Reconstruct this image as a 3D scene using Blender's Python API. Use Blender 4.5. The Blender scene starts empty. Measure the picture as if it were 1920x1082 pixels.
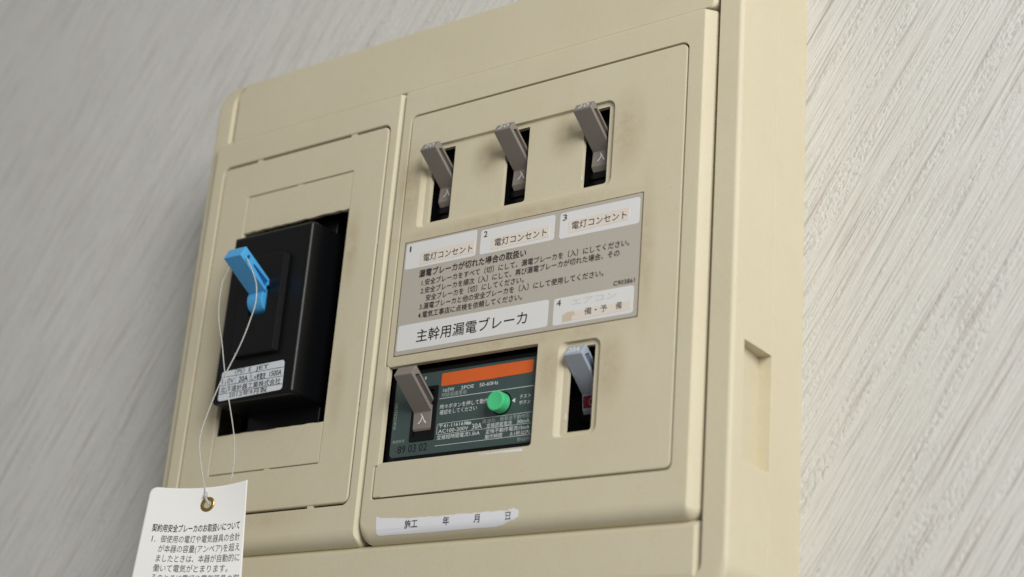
import bpy, bmesh, math, random
from mathutils import Vector, Matrix, geometry
random.seed(7)
S = 0.001            # everything below is measured in millimetres on the board: x right, y into the wall, z up
scene = bpy.context.scene

# ------------------------------------------------------------------ camera
cam_data = bpy.data.cameras.new('camera')
cam = bpy.data.objects.new('camera', cam_data)
scene.collection.objects.link(cam)
scene.camera = cam
R0 = Vector((0.80496353, 0.58844382, 0.07594467))
R1 = Vector((-0.57393339, 0.73979489, 0.35114667))
R2 = Vector((0.15044661, -0.32624744, 0.93323546))
M = Matrix.Identity(4)
for i, c in enumerate((R0, R2, -R1)):
    for r in range(3):
        M[r][i] = c[r]
M.translation = Vector((458.393, -505.704, -335.501)) * S
cam.matrix_world = M
cam_data.sensor_width = 36.0
cam_data.lens = 3078.25 * 36.0 / 1920.0
cam_data.clip_start = 0.02
cam_data.clip_end = 50.0
cam_data.dof.use_dof = True
cam_data.dof.focus_distance = 0.695
cam_data.dof.aperture_fstop = 6.8

# ------------------------------------------------------------------ light
world = bpy.data.worlds.new('World')
scene.world = world
world.use_nodes = True
bg = world.node_tree.nodes['Background']
bg.inputs[0].default_value = (1.0, 0.985, 0.955, 1)
bg.inputs[1].default_value = 0.265

def area(name, loc, target, sx, sy, power, col):
    l = bpy.data.lights.new(name, 'AREA')
    l.shape = 'RECTANGLE'; l.size = sx; l.size_y = sy; l.energy = power; l.color = col
    o = bpy.data.objects.new(name, l)
    scene.collection.objects.link(o)
    o.location = loc
    d = Vector(target) - Vector(loc)
    o.rotation_euler = d.to_track_quat('-Z', 'Y').to_euler()
    return o
area('window_light', (1.27, -0.86, 0.36), (0.0, 0.0, -0.09), 0.64, 0.90, 24.2, (1.0, 0.99, 0.975))

scene.view_settings.view_transform = 'Standard'
scene.view_settings.look = 'None'
scene.view_settings.exposure = 0.0
scene.view_settings.gamma = 1.0
scene.cycles.use_denoising = True

# ------------------------------------------------------------------ materials
def lin(c):
    c = c / 255.0
    return c / 12.92 if c <= 0.04045 else ((c + 0.055) / 1.055) ** 2.4
def rgb(r, g, b):
    return (lin(r), lin(g), lin(b), 1)

class NT:
    def __init__(s, name):
        s.m = bpy.data.materials.new(name); s.m.use_nodes = True
        s.t = s.m.node_tree; s.b = s.t.nodes['Principled BSDF']
    def n(s, typ, **k):
        nd = s.t.nodes.new(typ)
        for a, v in k.items():
            if a.startswith('i_'):
                nd.inputs[a[2:].replace('_', ' ')].default_value = v
            else:
                setattr(nd, a, v)
        return nd
    def l(s, a, b): s.t.links.new(a, b)
    def math(s, op, a, b=None, clamp=False):
        nd = s.t.nodes.new('ShaderNodeMath'); nd.operation = op; nd.use_clamp = clamp
        for i, v in enumerate((a, b)):
            if v is None: continue
            if isinstance(v, (int, float)): nd.inputs[i].default_value = v
            else: s.l(v, nd.inputs[i])
        return nd.outputs[0]
    def mix(s, fac, a, b, mode='MIX'):
        nd = s.t.nodes.new('ShaderNodeMix'); nd.data_type = 'RGBA'; nd.blend_type = mode
        for sock, v in ((nd.inputs[0], fac), (nd.inputs[6], a), (nd.inputs[7], b)):
            if isinstance(v, (int, float, tuple)): sock.default_value = v
            else: s.l(v, sock)
        return nd.outputs[2]
    def noise(s, vec, scale, detail=2.0, rough=0.5):
        nd = s.n('ShaderNodeTexNoise', i_Scale=scale, i_Detail=detail, i_Roughness=rough)
        s.l(vec, nd.inputs['Vector']); return nd.outputs['Fac']
    def ramp(s, fac, p0, p1):
        nd = s.n('ShaderNodeMapRange'); nd.clamp = True
        s.l(fac, nd.inputs[0]); nd.inputs[1].default_value = p0; nd.inputs[2].default_value = p1
        return nd.outputs[0]
    def mm(s):                       # object coordinates in millimetres
        tc = s.n('ShaderNodeTexCoord'); v = s.n('ShaderNodeVectorMath', operation='SCALE')
        s.l(tc.outputs['Object'], v.inputs[0]); v.inputs['Scale'].default_value = 1000.0
        return v.outputs[0]
    def bump(s, h, dist, strength=1.0):
        nd = s.n('ShaderNodeBump', i_Distance=dist, i_Strength=strength)
        s.l(h, nd.inputs['Height']); s.l(nd.outputs[0], s.b.inputs['Normal'])

def plastic(name, col, rough=0.5, grain=0.25, mottle=0.05, bumpd=0.00006, fine=2.2, spec=0.4, dust=0.0, wear=0.0):
    a = NT(name); v = a.mm()
    n1 = a.noise(v, 0.035, 4, 0.6); n2 = a.noise(v, fine, 2, 0.6)
    dark = tuple(c * (1 - mottle * 3) for c in col[:3]) + (1,)
    lite = tuple(min(1, c * (1 + mottle * 1.5)) for c in col[:3]) + (1,)
    c = a.mix(n1, dark, lite)
    c = a.mix(a.math('MULTIPLY', n2, grain), c, tuple(x * 0.72 for x in col[:3]) + (1,))
    if wear:
        bv = a.n('ShaderNodeBevel', samples=6, i_Radius=0.00045)
        gm = a.n('ShaderNodeNewGeometry')
        dp = a.n('ShaderNodeVectorMath', operation='DOT_PRODUCT')
        a.l(bv.outputs[0], dp.inputs[0]); a.l(gm.outputs['Normal'], dp.inputs[1])
        e = a.ramp(dp.outputs['Value'], 0.985, 0.86)
        e = a.math('MULTIPLY', e, a.math('ADD', 0.45, a.math('MULTIPLY', n2, 0.6)), True)
        c = a.mix(a.math('MULTIPLY', e, wear), c, tuple(min(1, x * 1.9 + 0.03) for x in col[:3]) + (1,))
    if dust:
        n3 = a.ramp(a.noise(v, 0.9, 5, 0.75), 0.60, 0.80)
        c = a.mix(a.math('MULTIPLY', n3, dust), c, (0.35, 0.35, 0.34, 1))
    a.l(c, a.b.inputs['Base Color'])
    r = a.math('ADD', a.math('MULTIPLY', n2, 0.12), rough - 0.06)
    a.l(r, a.b.inputs['Roughness'])
    a.b.inputs['Specular IOR Level'].default_value = spec
    a.bump(n2, bumpd, 1.0)
    return a

BEIGE = rgb(207, 196, 159)
def beige(name, smudges=()):
    """aged cream plastic; smudges = hand grime with a shape of its own: (x, z, radius_x, radius_z, strength)"""
    a = NT(name); v = a.mm()
    n1 = a.noise(v, 0.02, 4, 0.6); n2 = a.noise(v, 2.6, 3, 0.7); n4 = a.noise(v, 0.16, 5, 0.65)
    c = a.mix(n1, rgb(207, 198, 169), rgb(217, 209, 184))
    c = a.mix(a.math('MULTIPLY', a.ramp(n2, 0.30, 0.72), 0.30), c, rgb(164, 153, 127))
    c = a.mix(a.math('MULTIPLY', a.ramp(n4, 0.50, 0.78), 0.22), c, rgb(196, 178, 138))
    specks = a.ramp(a.noise(v, 0.75, 2, 0.5), 0.745, 0.79)
    c = a.mix(a.math('MULTIPLY', specks, 0.30), c, rgb(120, 100, 72))
    if smudges:
        sep = a.n('ShaderNodeSeparateXYZ'); a.l(v, sep.inputs[0])
        tot = None
        for (x, z, rx, rz, k) in smudges:
            dx = a.math('DIVIDE', a.math('SUBTRACT', sep.outputs[0], x - ORG[0]), rx)
            dz = a.math('DIVIDE', a.math('SUBTRACT', sep.outputs[2], z - ORG[2]), rz)
            d = a.math('SQRT', a.math('ADD', a.math('MULTIPLY', dx, dx), a.math('MULTIPLY', dz, dz)))
            d = a.math('ADD', d, a.math('MULTIPLY', a.math('SUBTRACT', n4, 0.5), 0.9))
            m = a.math('MULTIPLY', a.math('SUBTRACT', 1.0, a.ramp(d, 0.35, 1.15)), k)
            tot = m if tot is None else a.math('MAXIMUM', tot, m)
        c = a.mix(a.math('MULTIPLY', tot, a.math('ADD', 0.35, a.ramp(n4, 0.35, 0.7))), c, rgb(160, 138, 100))
    a.l(c, a.b.inputs['Base Color'])
    a.l(a.math('ADD', a.math('MULTIPLY', n2, 0.16), 0.48), a.b.inputs['Roughness'])
    a.b.inputs['Specular IOR Level'].default_value = 0.30
    h = a.math('ADD', n2, a.math('MULTIPLY', n4, 0.6))
    a.bump(h, 0.00011, 0.8)
    return a.m

ORG = (0.0, 0.0, 0.0)      # origin of the thing being built (mm)
MAT = {}
def flat(name, col, rough=0.6, spec=0.3, grain=0.2, mottle=0.02, **k):
    m = plastic(name, col, rough, grain, mottle, spec=spec, **k).m
    MAT[name] = m
    return m
flat('black_plastic', rgb(12, 13, 15), 0.32, 0.24, 0.2, 0.03, bumpd=0.00002, fine=4.0, dust=0.06)
flat('matt_black', rgb(12, 13, 14), 0.6, 0.25)
flat('dark_interior', rgb(14, 14, 14), 0.8, 0.2)
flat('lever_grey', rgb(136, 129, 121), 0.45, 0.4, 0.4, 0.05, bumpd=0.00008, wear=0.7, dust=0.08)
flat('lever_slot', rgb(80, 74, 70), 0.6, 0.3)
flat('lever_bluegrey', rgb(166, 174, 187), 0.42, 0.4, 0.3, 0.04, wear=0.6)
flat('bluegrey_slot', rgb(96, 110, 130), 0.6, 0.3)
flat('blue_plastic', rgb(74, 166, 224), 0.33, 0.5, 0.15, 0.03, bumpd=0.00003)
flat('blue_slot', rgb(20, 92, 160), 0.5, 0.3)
flat('green_plate', rgb(66, 83, 81), 0.38, 0.45, 0.25, 0.05, bumpd=0.00003, dust=0.10)
flat('green_button', rgb(78, 202, 134), 0.42, 0.45, 0.1, 0.02, bumpd=0.00005)
flat('orange_sticker', rgb(224, 104, 46), 0.6, 0.3, 0.35, 0.07, dust=0.22)
flat('white_sticker', rgb(226, 226, 224), 0.55, 0.3, 0.12, 0.02, dust=0.10)
flat('cream_sticker', rgb(230, 221, 208), 0.6, 0.3, 0.18, 0.04, dust=0.10)
flat('taupe_sticker', rgb(188, 181, 169), 0.55, 0.3, 0.18, 0.03, dust=0.08)
flat('grubby_edge', rgb(124, 108, 84), 0.7, 0.2, 0.3, 0.08)
flat('silver_label', rgb(214, 219, 224), 0.36, 0.5, 0.15, 0.02)
flat('paper', rgb(234, 233, 229), 0.75, 0.2, 0.08, 0.02, bumpd=0.00003)
flat('torn_paper', rgb(232, 232, 236), 0.8, 0.15, 0.12, 0.02)
flat('ink', rgb(52, 48, 48), 0.6, 0.2)
flat('ink_black', rgb(34, 34, 40), 0.6, 0.2)
flat('faint_ink', rgb(207, 205, 202), 0.7, 0.2)
flat('white_ink', rgb(222, 226, 224), 0.6, 0.2)
flat('dim_white_ink', rgb(160, 176, 172), 0.6, 0.2)
flat('ink_grey', rgb(104, 101, 100), 0.6, 0.2)
flat('stamp_ink', rgb(22, 26, 26), 0.6, 0.2)
flat('red_print', rgb(118, 42, 56), 0.5, 0.3)
flat('pink_ink', rgb(208, 130, 144), 0.5, 0.3)
flat('stain_brown', rgb(222, 204, 178), 0.8, 0.1, 0.4, 0.1)
a = NT('brass'); a.b.inputs['Base Color'].default_value = (0.48, 0.33, 0.11, 1)
a.b.inputs['Metallic'].default_value = 1.0; a.b.inputs['Roughness'].default_value = 0.28; MAT['brass'] = a.m
a = NT('nylon'); a.b.inputs['Base Color'].default_value = (0.78, 0.78, 0.75, 1)
a.b.inputs['Roughness'].default_value = 0.25; a.b.inputs['Transmission Weight'].default_value = 0.55
a.b.inputs['Subsurface Weight'].default_value = 0.0; MAT['nylon'] = a.m

def wallpaper():
    a = NT('wallpaper')
    tc = a.n('ShaderNodeTexCoord')
    v = a.n('ShaderNodeVectorMath', operation='SCALE'); a.l(tc.outputs['Object'], v.inputs[0]); v.inputs['Scale'].default_value = 1000.0
    # wobble the run of the ribs a little, then turn the weave 57 degrees off level
    rot = a.n('ShaderNodeVectorRotate', rotation_type='Y_AXIS'); a.l(v.outputs[0], rot.inputs['Vector'])
    rot.inputs['Angle'].default_value = math.radians(57.5)
    sep = a.n('ShaderNodeSeparateXYZ'); a.l(rot.outputs[0], sep.inputs[0])
    U, V = sep.outputs[0], sep.outputs[2]           # U along the ribs, V across them
    def comb(x, y, z=0.0):
        c = a.n('ShaderNodeCombineXYZ')
        for i, q in enumerate((x, y, z)):
            if isinstance(q, (int, float)): c.inputs[i].default_value = q
            else: a.l(q, c.inputs[i])
        return c.outputs[0]
    def sn(ku, kv, seed, detail=2.0, rough=0.5):
        return a.noise(comb(a.math('MULTIPLY', U, ku), a.math('MULTIPLY', V, kv), seed), 1.0, detail, rough)
    ribs = sn(0.018, 0.58, 1.3, 2.0, 0.55)          # long ribs a few mm apart
    fine = sn(0.050, 1.40, 7.7, 2.0, 0.6)           # thin threads
    wob = a.math('ADD', V, a.math('MULTIPLY', sn(0.9, 0.25, 3.1, 1.0), 1.6))
    # broken rungs: short slubs that slant across some of the bands
    sl = a.noise(comb(a.math('MULTIPLY', U, 0.42), a.math('MULTIPLY', a.math('SUBTRACT', V, a.math('MULTIPLY', U, 0.16)), 0.70), 5.0), 1.0, 2.0, 0.5)
    mask = a.ramp(sn(0.010, 0.16, 11.0, 2.0), 0.48, 0.60)
    slub = a.math('MULTIPLY', a.ramp(sl, 0.36, 0.62), mask)
    thr = a.math('MULTIPLY', a.ramp(fine, 0.30, 0.70), a.math('SUBTRACT', 1.0, a.math('MULTIPLY', mask, 0.7)))
    grain = a.noise(comb(a.math('MULTIPLY', U, 1.1), a.math('MULTIPLY', V, 1.9), 2.0), 1.0, 3.0, 0.7)
    # weave: sine x sine at 0.45 mm
    wv = a.math('MULTIPLY', a.math('SINE', a.math('MULTIPLY', a.math('ADD', U, V), 11.0)), a.math('SINE', a.math('MULTIPLY', a.math('SUBTRACT', U, V), 11.0)))
    h = a.math('ADD', a.math('MULTIPLY', a.ramp(ribs, 0.30, 0.66), 1.0), a.math('MULTIPLY', thr, 0.60))
    h = a.math('ADD', h, a.math('MULTIPLY', slub, 0.68))
    h = a.math('ADD', h, a.math('MULTIPLY', wv, 0.05))
    h = a.math('ADD', h, a.math('MULTIPLY', grain, 0.75))
    a.bump(h, 0.00042, 0.70)
    grey = a.ramp(ribs, 0.44, 0.30)
    c = a.mix(a.math('MULTIPLY', grey, 0.50), rgb(216, 215, 209), rgb(164, 159, 152))
    pink = a.math('MULTIPLY', a.ramp(sn(0.012, 0.55, 21.0, 2.0), 0.61, 0.70), 0.55)
    c = a.mix(pink, c, rgb(176, 160, 150))
    c = a.mix(a.math('MULTIPLY', a.math('MULTIPLY', a.ramp(sl, 0.46, 0.34), mask), 0.42), c, rgb(160, 162, 166))
    c = a.mix(a.math('MULTIPLY', a.ramp(fine, 0.44, 0.32), 0.26), c, rgb(160, 154, 148))
    a.l(c, a.b.inputs['Base Color'])
    a.b.inputs['Roughness'].default_value = 0.85
    a.b.inputs['Specular IOR Level'].default_value = 0.2
    return a.m

# ------------------------------------------------------------------ helpers
def finish(o, label=None, cat=None, group=None, kind=None):
    if label: o['label'] = label
    if cat: o['category'] = cat
    if group: o['group'] = group
    if kind: o['kind'] = kind
    return o

def thing(name, loc, label, cat, group=None):
    global ORG
    o = bpy.data.objects.new(name, None)
    o.empty_display_size = 0.01
    scene.collection.objects.link(o)
    o.location = Vector(loc) * S
    ORG = tuple(loc)
    return finish(o, label, cat, group)

def link(name, bm, mat, parent, smooth=32, label=None, wn=True):
    """bm in world millimetres -> one mesh object, local to the thing being built"""
    for vtx in bm.verts:
        vtx.co = (vtx.co - Vector(ORG)) * S
    me = bpy.data.meshes.new(name)
    bm.to_mesh(me); bm.free()
    mats = mat if isinstance(mat, (list, tuple)) else [mat]
    for m in mats:
        me.materials.append(MAT[m] if isinstance(m, str) else m)
    o = bpy.data.objects.new(name, me)
    scene.collection.objects.link(o)
    if parent: o.parent = parent
    if smooth:
        me.shade_smooth(); me.set_sharp_from_angle(angle=math.radians(smooth))
        if wn:
            w = o.modifiers.new('wn', 'WEIGHTED_NORMAL'); w.keep_sharp = True; w.weight = 90
    if label: o['label'] = label
    return o

def area2(p):
    return sum(p[i][0] * p[(i + 1) % len(p)][1] - p[(i + 1) % len(p)][0] * p[i][1] for i in range(len(p))) / 2

def loop2d(pts, radii, ins=0.0, seg=5):
    """inset a polygon (number, or one number per edge) and round its corners"""
    n = len(pts)
    if isinstance(radii, (int, float)): radii = [radii] * n
    if isinstance(ins, (int, float)): ins = [ins] * n
    sg = 1 if area2(pts) > 0 else -1
    L = []
    for i in range(n):
        a_, b_ = Vector(pts[i]), Vector(pts[(i + 1) % n])
        d = (b_ - a_).normalized(); nrm = Vector((-d.y, d.x)) * sg
        L.append((a_ + nrm * ins[i], d))
    out = []
    P = []
    for i in range(n):
        (p, d), (q, e) = L[i - 1], L[i]
        cr = d.x * e.y - d.y * e.x
        if abs(cr) < 1e-9: P.append(q); continue
        t = ((q.x - p.x) * e.y - (q.y - p.y) * e.x) / cr
        P.append(p + d * t)
    for i in range(n):
        a_, b_, c_ = P[i - 1], P[i], P[(i + 1) % n]
        d1 = (a_ - b_).normalized(); d2 = (c_ - b_).normalized()
        conv = ((b_ - a_).x * (c_ - b_).y - (b_ - a_).y * (c_ - b_).x) * sg > 0
        r = radii[i] - (min(ins[i - 1], ins[i]) if conv else -min(ins[i - 1], ins[i]))
        r = max(r, 0.06)
        ang = math.acos(max(-1, min(1, d1.dot(d2))))
        t = r / math.tan(ang / 2)
        t = min(t, 0.48 * (a_ - b_).length, 0.48 * (c_ - b_).length); r = t * math.tan(ang / 2)
        bis = (d1 + d2).normalized(); cen = b_ + bis * (r / math.sin(ang / 2))
        s_ = b_ + d1 * t; e_ = b_ + d2 * t
        v0 = s_ - cen; v1 = e_ - cen
        for k in range(seg + 1):
            f = k / seg
            w = v0.slerp(v1, f, v0) if v0.length > 1e-7 else v0
            out.append(cen + w.normalized() * r)
    return out

FRONT = lambda u, v, d: Vector((u, d, v))          # plane facing the room
def rect(x0, x1, z0, z1):
    return [(x0, z0), (x1, z0), (x1, z1), (x0, z1)]  # edges: bottom, right, top, left

def slab(pts, radii, prof, holes=(), mp=FRONT, cap_back=False, bm=None, seg=5, face=True):
    """prof: [(inset, depth), ...] front to back; holes: (pts, radii, prof, floor?)"""
    bm = bm or bmesh.new()
    rings = []
    def mk(pts, radii, prof):
        R = []
        for ins, d in prof:
            R.append([bm.verts.new(mp(p.x, p.y, d)) for p in loop2d(pts, radii, ins, seg)])
        for A, B in zip(R, R[1:]):
            n = len(A)
            for i in range(n):
                try: bm.faces.new((A[i], A[(i + 1) % n], B[(i + 1) % n], B[i]))
                except ValueError: pass
        return R
    O = mk(pts, radii, prof)
    polys = [O[0]]
    flats = [[Vector((p.x, p.y, 0)) for p in loop2d(pts, radii, prof[0][0], seg)]]
    for h in holes:
        H = mk(h[0], h[1], h[2])
        polys.append(H[0]); flats.append([Vector((p.x, p.y, 0)) for p in loop2d(h[0], h[1], h[2][0][0], seg)])
        if len(h) > 3 and h[3]:
            bm.faces.new(H[-1])
    if face:
        allv = [x for q in polys for x in q]
        for t in geometry.tessellate_polygon(flats):
            try: bm.faces.new([allv[i] for i in t])
            except ValueError: pass
    if cap_back: bm.faces.new(O[-1])
    bmesh.ops.recalc_face_normals(bm, faces=bm.faces)
    return bm

def fil(r, y0, depth, n=5, extra=()):
    """quarter-round profile: inset r at y0 falling to inset 0 at y0+r, then straight to depth"""
    out = [(r * (1 - math.sin(k / n * math.pi / 2)), y0 + r * (1 - math.cos(k / n * math.pi / 2))) for k in range(n + 1)]
    out.append((0.0, depth))
    return out
def hfil(r, y0, depth, n=3):
    """hole edge: opening widened by r at the surface"""
    out = [(-r * (1 - math.sin(k / n * math.pi / 2)), y0 + r * (1 - math.cos(k / n * math.pi / 2))) for k in range(n + 1)]
    out.append((0.0, depth))
    return out

def sheet(x0, x1, z0, z1, y, r, th=0.12, rough=0.0):
    return slab(rect(x0, x1, z0, z1), r, [(0.04, y), (0, y + 0.04), (0, y + th)])

def polysheet(pts, y, th=0.12):
    return slab(pts, 0.0, [(0.02, y), (0, y + 0.03), (0, y + th)], seg=1)

def box(bm, x0, x1, y0, y1, z0, z1):
    vs = [bm.verts.new((x, y, z)) for x in (x0, x1) for y in (y0, y1) for z in (z0, z1)]
    for f in ((0, 1, 3, 2), (4, 6, 7, 5), (0, 4, 5, 1), (2, 3, 7, 6), (0, 2, 6, 4), (1, 5, 7, 3)):
        bm.faces.new([vs[i] for i in f])
    return bm

# ---- lettering: real glyph outlines, flat print laid a hair above its surface
_tc = {}
def glyphs(body, bold=0.0):
    key = (body, bold)
    if key in _tc: return _tc[key]
    cu = bpy.data.curves.new('lettering', 'FONT'); cu.body = body; cu.size = 1.0; cu.offset = bold
    cu.resolution_u = 3; cu.fill_mode = 'FRONT'
    o = bpy.data.objects.new('lettering', cu); scene.collection.objects.link(o)
    dg = bpy.context.evaluated_depsgraph_get()
    me = bpy.data.meshes.new_from_object(o.evaluated_get(dg))
    vs = [tuple(q.co[:2]) for q in me.vertices]; fs = [tuple(p.vertices) for p in me.polygons]
    bpy.data.objects.remove(o); bpy.data.curves.remove(cu); bpy.data.meshes.remove(me)
    _tc[key] = (vs, fs); return vs, fs
def ref_h(ch):
    vs, _ = glyphs(ch); ys = [v[1] for v in vs]; return min(ys), max(ys)

def text_bm(body, u0, u1, v0, h, mp, bold=0.0, ref=None, jitter=0.0):
    vs, fs = glyphs(body, bold)
    xs = [v[0] for v in vs]
    cjk = any(ord(c) > 0x2fff for c in body)
    lo, hi = ref_h(ref or ('国' if cjk else '0'))
    k = h / (hi - lo); kx = (u1 - u0) / (max(xs) - min(xs)); x0 = min(xs)
    bm = bmesh.new()
    V = [bm.verts.new(mp(u0 + (x - x0) * kx, v0 + (y - lo) * k)) for x, y in vs]
    for f in fs:
        try: bm.faces.new([V[i] for i in f])
        except ValueError: pass
    return bm

def text(body, x0, x1, z, h, y, mat, parent, bold=0.0, ref=None, name='lettering'):
    bm = text_bm(body, x0, x1, z, h, lambda u, v: Vector((u, y, v)), bold, ref)
    return link(name, bm, mat, parent, smooth=0)

def bars(name, rects, y, mat, parent):
    bm = bmesh.new()
    for (x0, x1, z0, z1) in rects:
        bm.faces.new([bm.verts.new((x, y, z)) for x, z in ((x0, z0), (x1, z0), (x1, z1), (x0, z1))])
    return link(name, bm, mat, parent, smooth=0)

def tube(bm, pts, r, seg=8, sub=6):
    """smooth tube through points (Catmull-Rom)"""
    P = [Vector(p) for p in pts]; path = []
    for i in range(len(P) - 1):
        p0 = P[max(i - 1, 0)]; p1 = P[i]; p2 = P[i + 1]; p3 = P[min(i + 2, len(P) - 1)]
        for k in range(sub):
            t = k / sub
            path.append(0.5 * ((2 * p1) + (p2 - p0) * t + (2 * p0 - 5 * p1 + 4 * p2 - p3) * t * t + (3 * p1 - p0 - 3 * p2 + p3) * t ** 3))
    path.append(P[-1])
    prev = None; rings = []
    for i, p in enumerate(path):
        d = (path[min(i + 1, len(path) - 1)] - path[max(i - 1, 0)]).normalized()
        if prev is None: s_ = d.orthogonal().normalized()
        else: s_ = (prev - d * prev.dot(d)).normalized()
        prev = s_; t_ = d.cross(s_)
        rr = r(i / (len(path) - 1)) if callable(r) else r
        rings.append([bm.verts.new(p + (s_ * math.cos(a_) + t_ * math.sin(a_)) * rr) for a_ in [2 * math.pi * j / seg for j in range(seg)]])
    for A, B in zip(rings, rings[1:]):
        for j in range(seg):
            bm.faces.new((A[j], A[(j + 1) % seg], B[(j + 1) % seg], B[j]))
    bm.faces.new(rings[0]); bm.faces.new(list(reversed(rings[-1])))
    return bm

# ------------------------------------------------------------------ wall
WALL_Y = 59.3
ORG = (0, 0, 0)
bm = bmesh.new()
vs = [bm.verts.new(p) for p in ((-1500, WALL_Y, -1300), (1500, WALL_Y, -1300), (1500, WALL_Y, 1300), (-1500, WALL_Y, 1300))]
bm.faces.new(vs)
wall = link('wall', bm, wallpaper(), None, smooth=0)
finish(wall, 'off-white wallpapered wall with a slanting ribbed weave behind the distribution board', 'wall', kind='structure')

# ------------------------------------------------------------------ distribution board
board = thing('distribution_board', (16, WALL_Y, -92), 'cream plastic household distribution board fixed to the ribbed wallpaper', 'distribution board')
MAT['beige'] = beige('beige_plastic')
MAT['beige_front'] = beige('beige_front_panel', [
    (4, -36, 9, 22, .45), (46, -30, 9, 13, .42), (88, -28, 9, 13, .42), (119, -34, 10, 20, .38), (60, -62, 70, 4, .35),
    (131, -90, 5, 36, .30), (60, -119.5, 70, 4, .30), (88, -134, 6, 14, .35), (117, -136, 8, 18, .35), (104, -120, 14, 5, .30)])
MAT['beige_left'] = beige('beige_left_cover', [(-29, -60, 6, 22, .30), (-27, -128, 5, 22, .26), (-105, -118, 4, 22, .30), (-60, -184, 30, 5, .2)])

FX0, FX1, FZ0, FZ1 = -137.0, 170.0, -229.0, 47.4
# back tray against the wall
bm = slab(rect(FX0 + 0.4, FX1 - 0.15, FZ0 + 0.3, FZ1 - 0.3), [12, 12, 3, 12], [(0.35, 33.6), (0, 33.95), (0, WALL_Y)], seg=8, face=False)
link('back_tray', bm, 'beige', board)

# outer frame: rim + side walls, with the finger recess cut into the right side
SIDE_Z = []
def frame():
    bm = bmesh.new()
    seg = 8
    P = rect(FX0, FX1, FZ0, FZ1); rad = [14, 14, 3, 12]
    # outside skin, open gap on the right edge between the recess limits
    yF = 3.0
    w = [2.6, 1.0, 1.0, 1.0]    # bottom edge rounds over more
    prof = []
    for k in range(7):
        t = k / 6 * math.pi / 2; q = 1 - math.sin(t); c = 1 - math.cos(t)
        prof.append(([6.5 * q, 1.9 * q, 1.9 * q, 1.9 * q], yF + 1.9 * c))
    holeP = rect(-124.6, 159.3, -219.0, 45.3)
    hole = (holeP, [6, 4, 6, 8], [([-1.5, -0.3, -0.5, -1.9], yF), ([-1.1, -.12, -.4, -1.45], yF + 0.25), ([-0.5, 0, -.2, -0.6], yF + 1.3), (0, yF + 2.4), (0, 12)])
    slab(P, rad, prof, [hole], seg=seg, bm=bm)
    # skirt from the rounded edge back to the tray, leaving the recess open on the right side
    L = loop2d(P, rad, 0.0, seg)
    yA = yF + 1.9; n = len(L)
    Z1, Z0 = -128.6, -175.3
    for i in range(n):
        a_, b_ = L[i], L[(i + 1) % n]
        if abs(a_.x - FX1) < 1e-3 and abs(b_.x - FX1) < 1e-3 and abs(a_.y - b_.y) > 50:
            SIDE_Z[:] = [min(a_.y, b_.y), max(a_.y, b_.y), yA]
        else:
            bm.faces.new([bm.verts.new(v_) for v_ in ((a_.x, yA, a_.y), (b_.x, yA, b_.y), (b_.x, 33.3, b_.y), (a_.x, 33.3, a_.y))])
    bmesh.ops.remove_doubles(bm, verts=bm.verts, dist=0.002)
    bmesh.ops.recalc_face_normals(bm, faces=bm.faces)
    return bm
link('outer_frame', frame(), 'beige', board)
def side_wall():
    """flat right side with a finger recess whose floor sinks towards the wall"""
    bm = bmesh.new(); X = FX1; D = 5.6; Z0, Z1 = -175.3, -128.6
    zb, zt, yA = SIDE_Z
    def f(*v): bm.faces.new([bm.verts.new(p) for p in v])
    f((X, yA, zb), (X, 33.3, zb), (X, 33.3, Z0), (X, yA, Z0))
    f((X, yA, Z1), (X, 33.3, Z1), (X, 33.3, zt), (X, yA, zt))
    f((X, yA, Z0), (X, 11.5, Z0), (X, 11.5, Z1), (X, yA, Z1))
    D0 = 3.2
    f((X, 11.5, Z0), (X - D0, 11.5, Z0), (X - D0, 11.5, Z1), (X, 11.5, Z1))
    f((X - D0, 11.5, Z0), (X - D, 33.3, Z0), (X - D, 33.3, Z1), (X - D0, 11.5, Z1))
    f((X - D, 33.3, Z0), (X, 33.3, Z0), (X, 33.3, Z1), (X - D, 33.3, Z1))
    for Z in (Z0, Z1):
        f((X, 11.5, Z), (X - D0, 11.5, Z), (X - D, 33.3, Z), (X, 33.3, Z))
    bmesh.ops.remove_doubles(bm, verts=bm.verts, dist=0.001)
    return bm
link('frame_side_wall', side_wall(), 'beige', board, smooth=0)
# hairline seam between frame and tray is the real 0.3 mm gap; dark core behind it
bm = slab(rect(FX0 + 1.4, FX1 - 7.2, FZ0 + 1.4, FZ1 - 1.4), [11, 11, 2, 11], [(0, 30), (0, 36)], seg=6, face=False)
link('core_wall', bm, 'beige', board)
bm = box(bmesh.new(), FX0 + 8, FX1 - 8, 41.5, 43.5, FZ0 + 8, FZ1 - 8)
link('chassis_plate', bm, 'dark_interior', board, smooth=0)

# fillet profile for a cover; weights per edge bottom,right,top,left
def cover_prof(b, r, t, l, back=9.0, deep=3.2, zdeep=None, rdeep=None):
    """insets per edge (bottom, right, top, left) against depth; the bottom rounds over, the right is a crisp chamfer"""
    zdeep = zdeep or deep; rdeep = rdeep or deep
    out = []; N = 9
    D = max(deep, zdeep, rdeep)
    for k in range(N + 1):
        y = D * (1 - math.cos(k / N * math.pi / 2))
        def ell(w, d):
            q = max(0.0, 1 - y / d); return w * (1 - math.sqrt(max(0.0, 1 - q * q)))
        def cham(w, d):
            q = max(0.0, 1 - y / d); return w * (q if y < 1e-6 else min(q, 1 - 0.10) if y < 0.12 * d else q)
        out.append(([ell(b, zdeep), cham(r, rdeep), ell(t, 0.75), ell(l, 0.8)], y))
    out.append((0, back))
    return out

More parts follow.
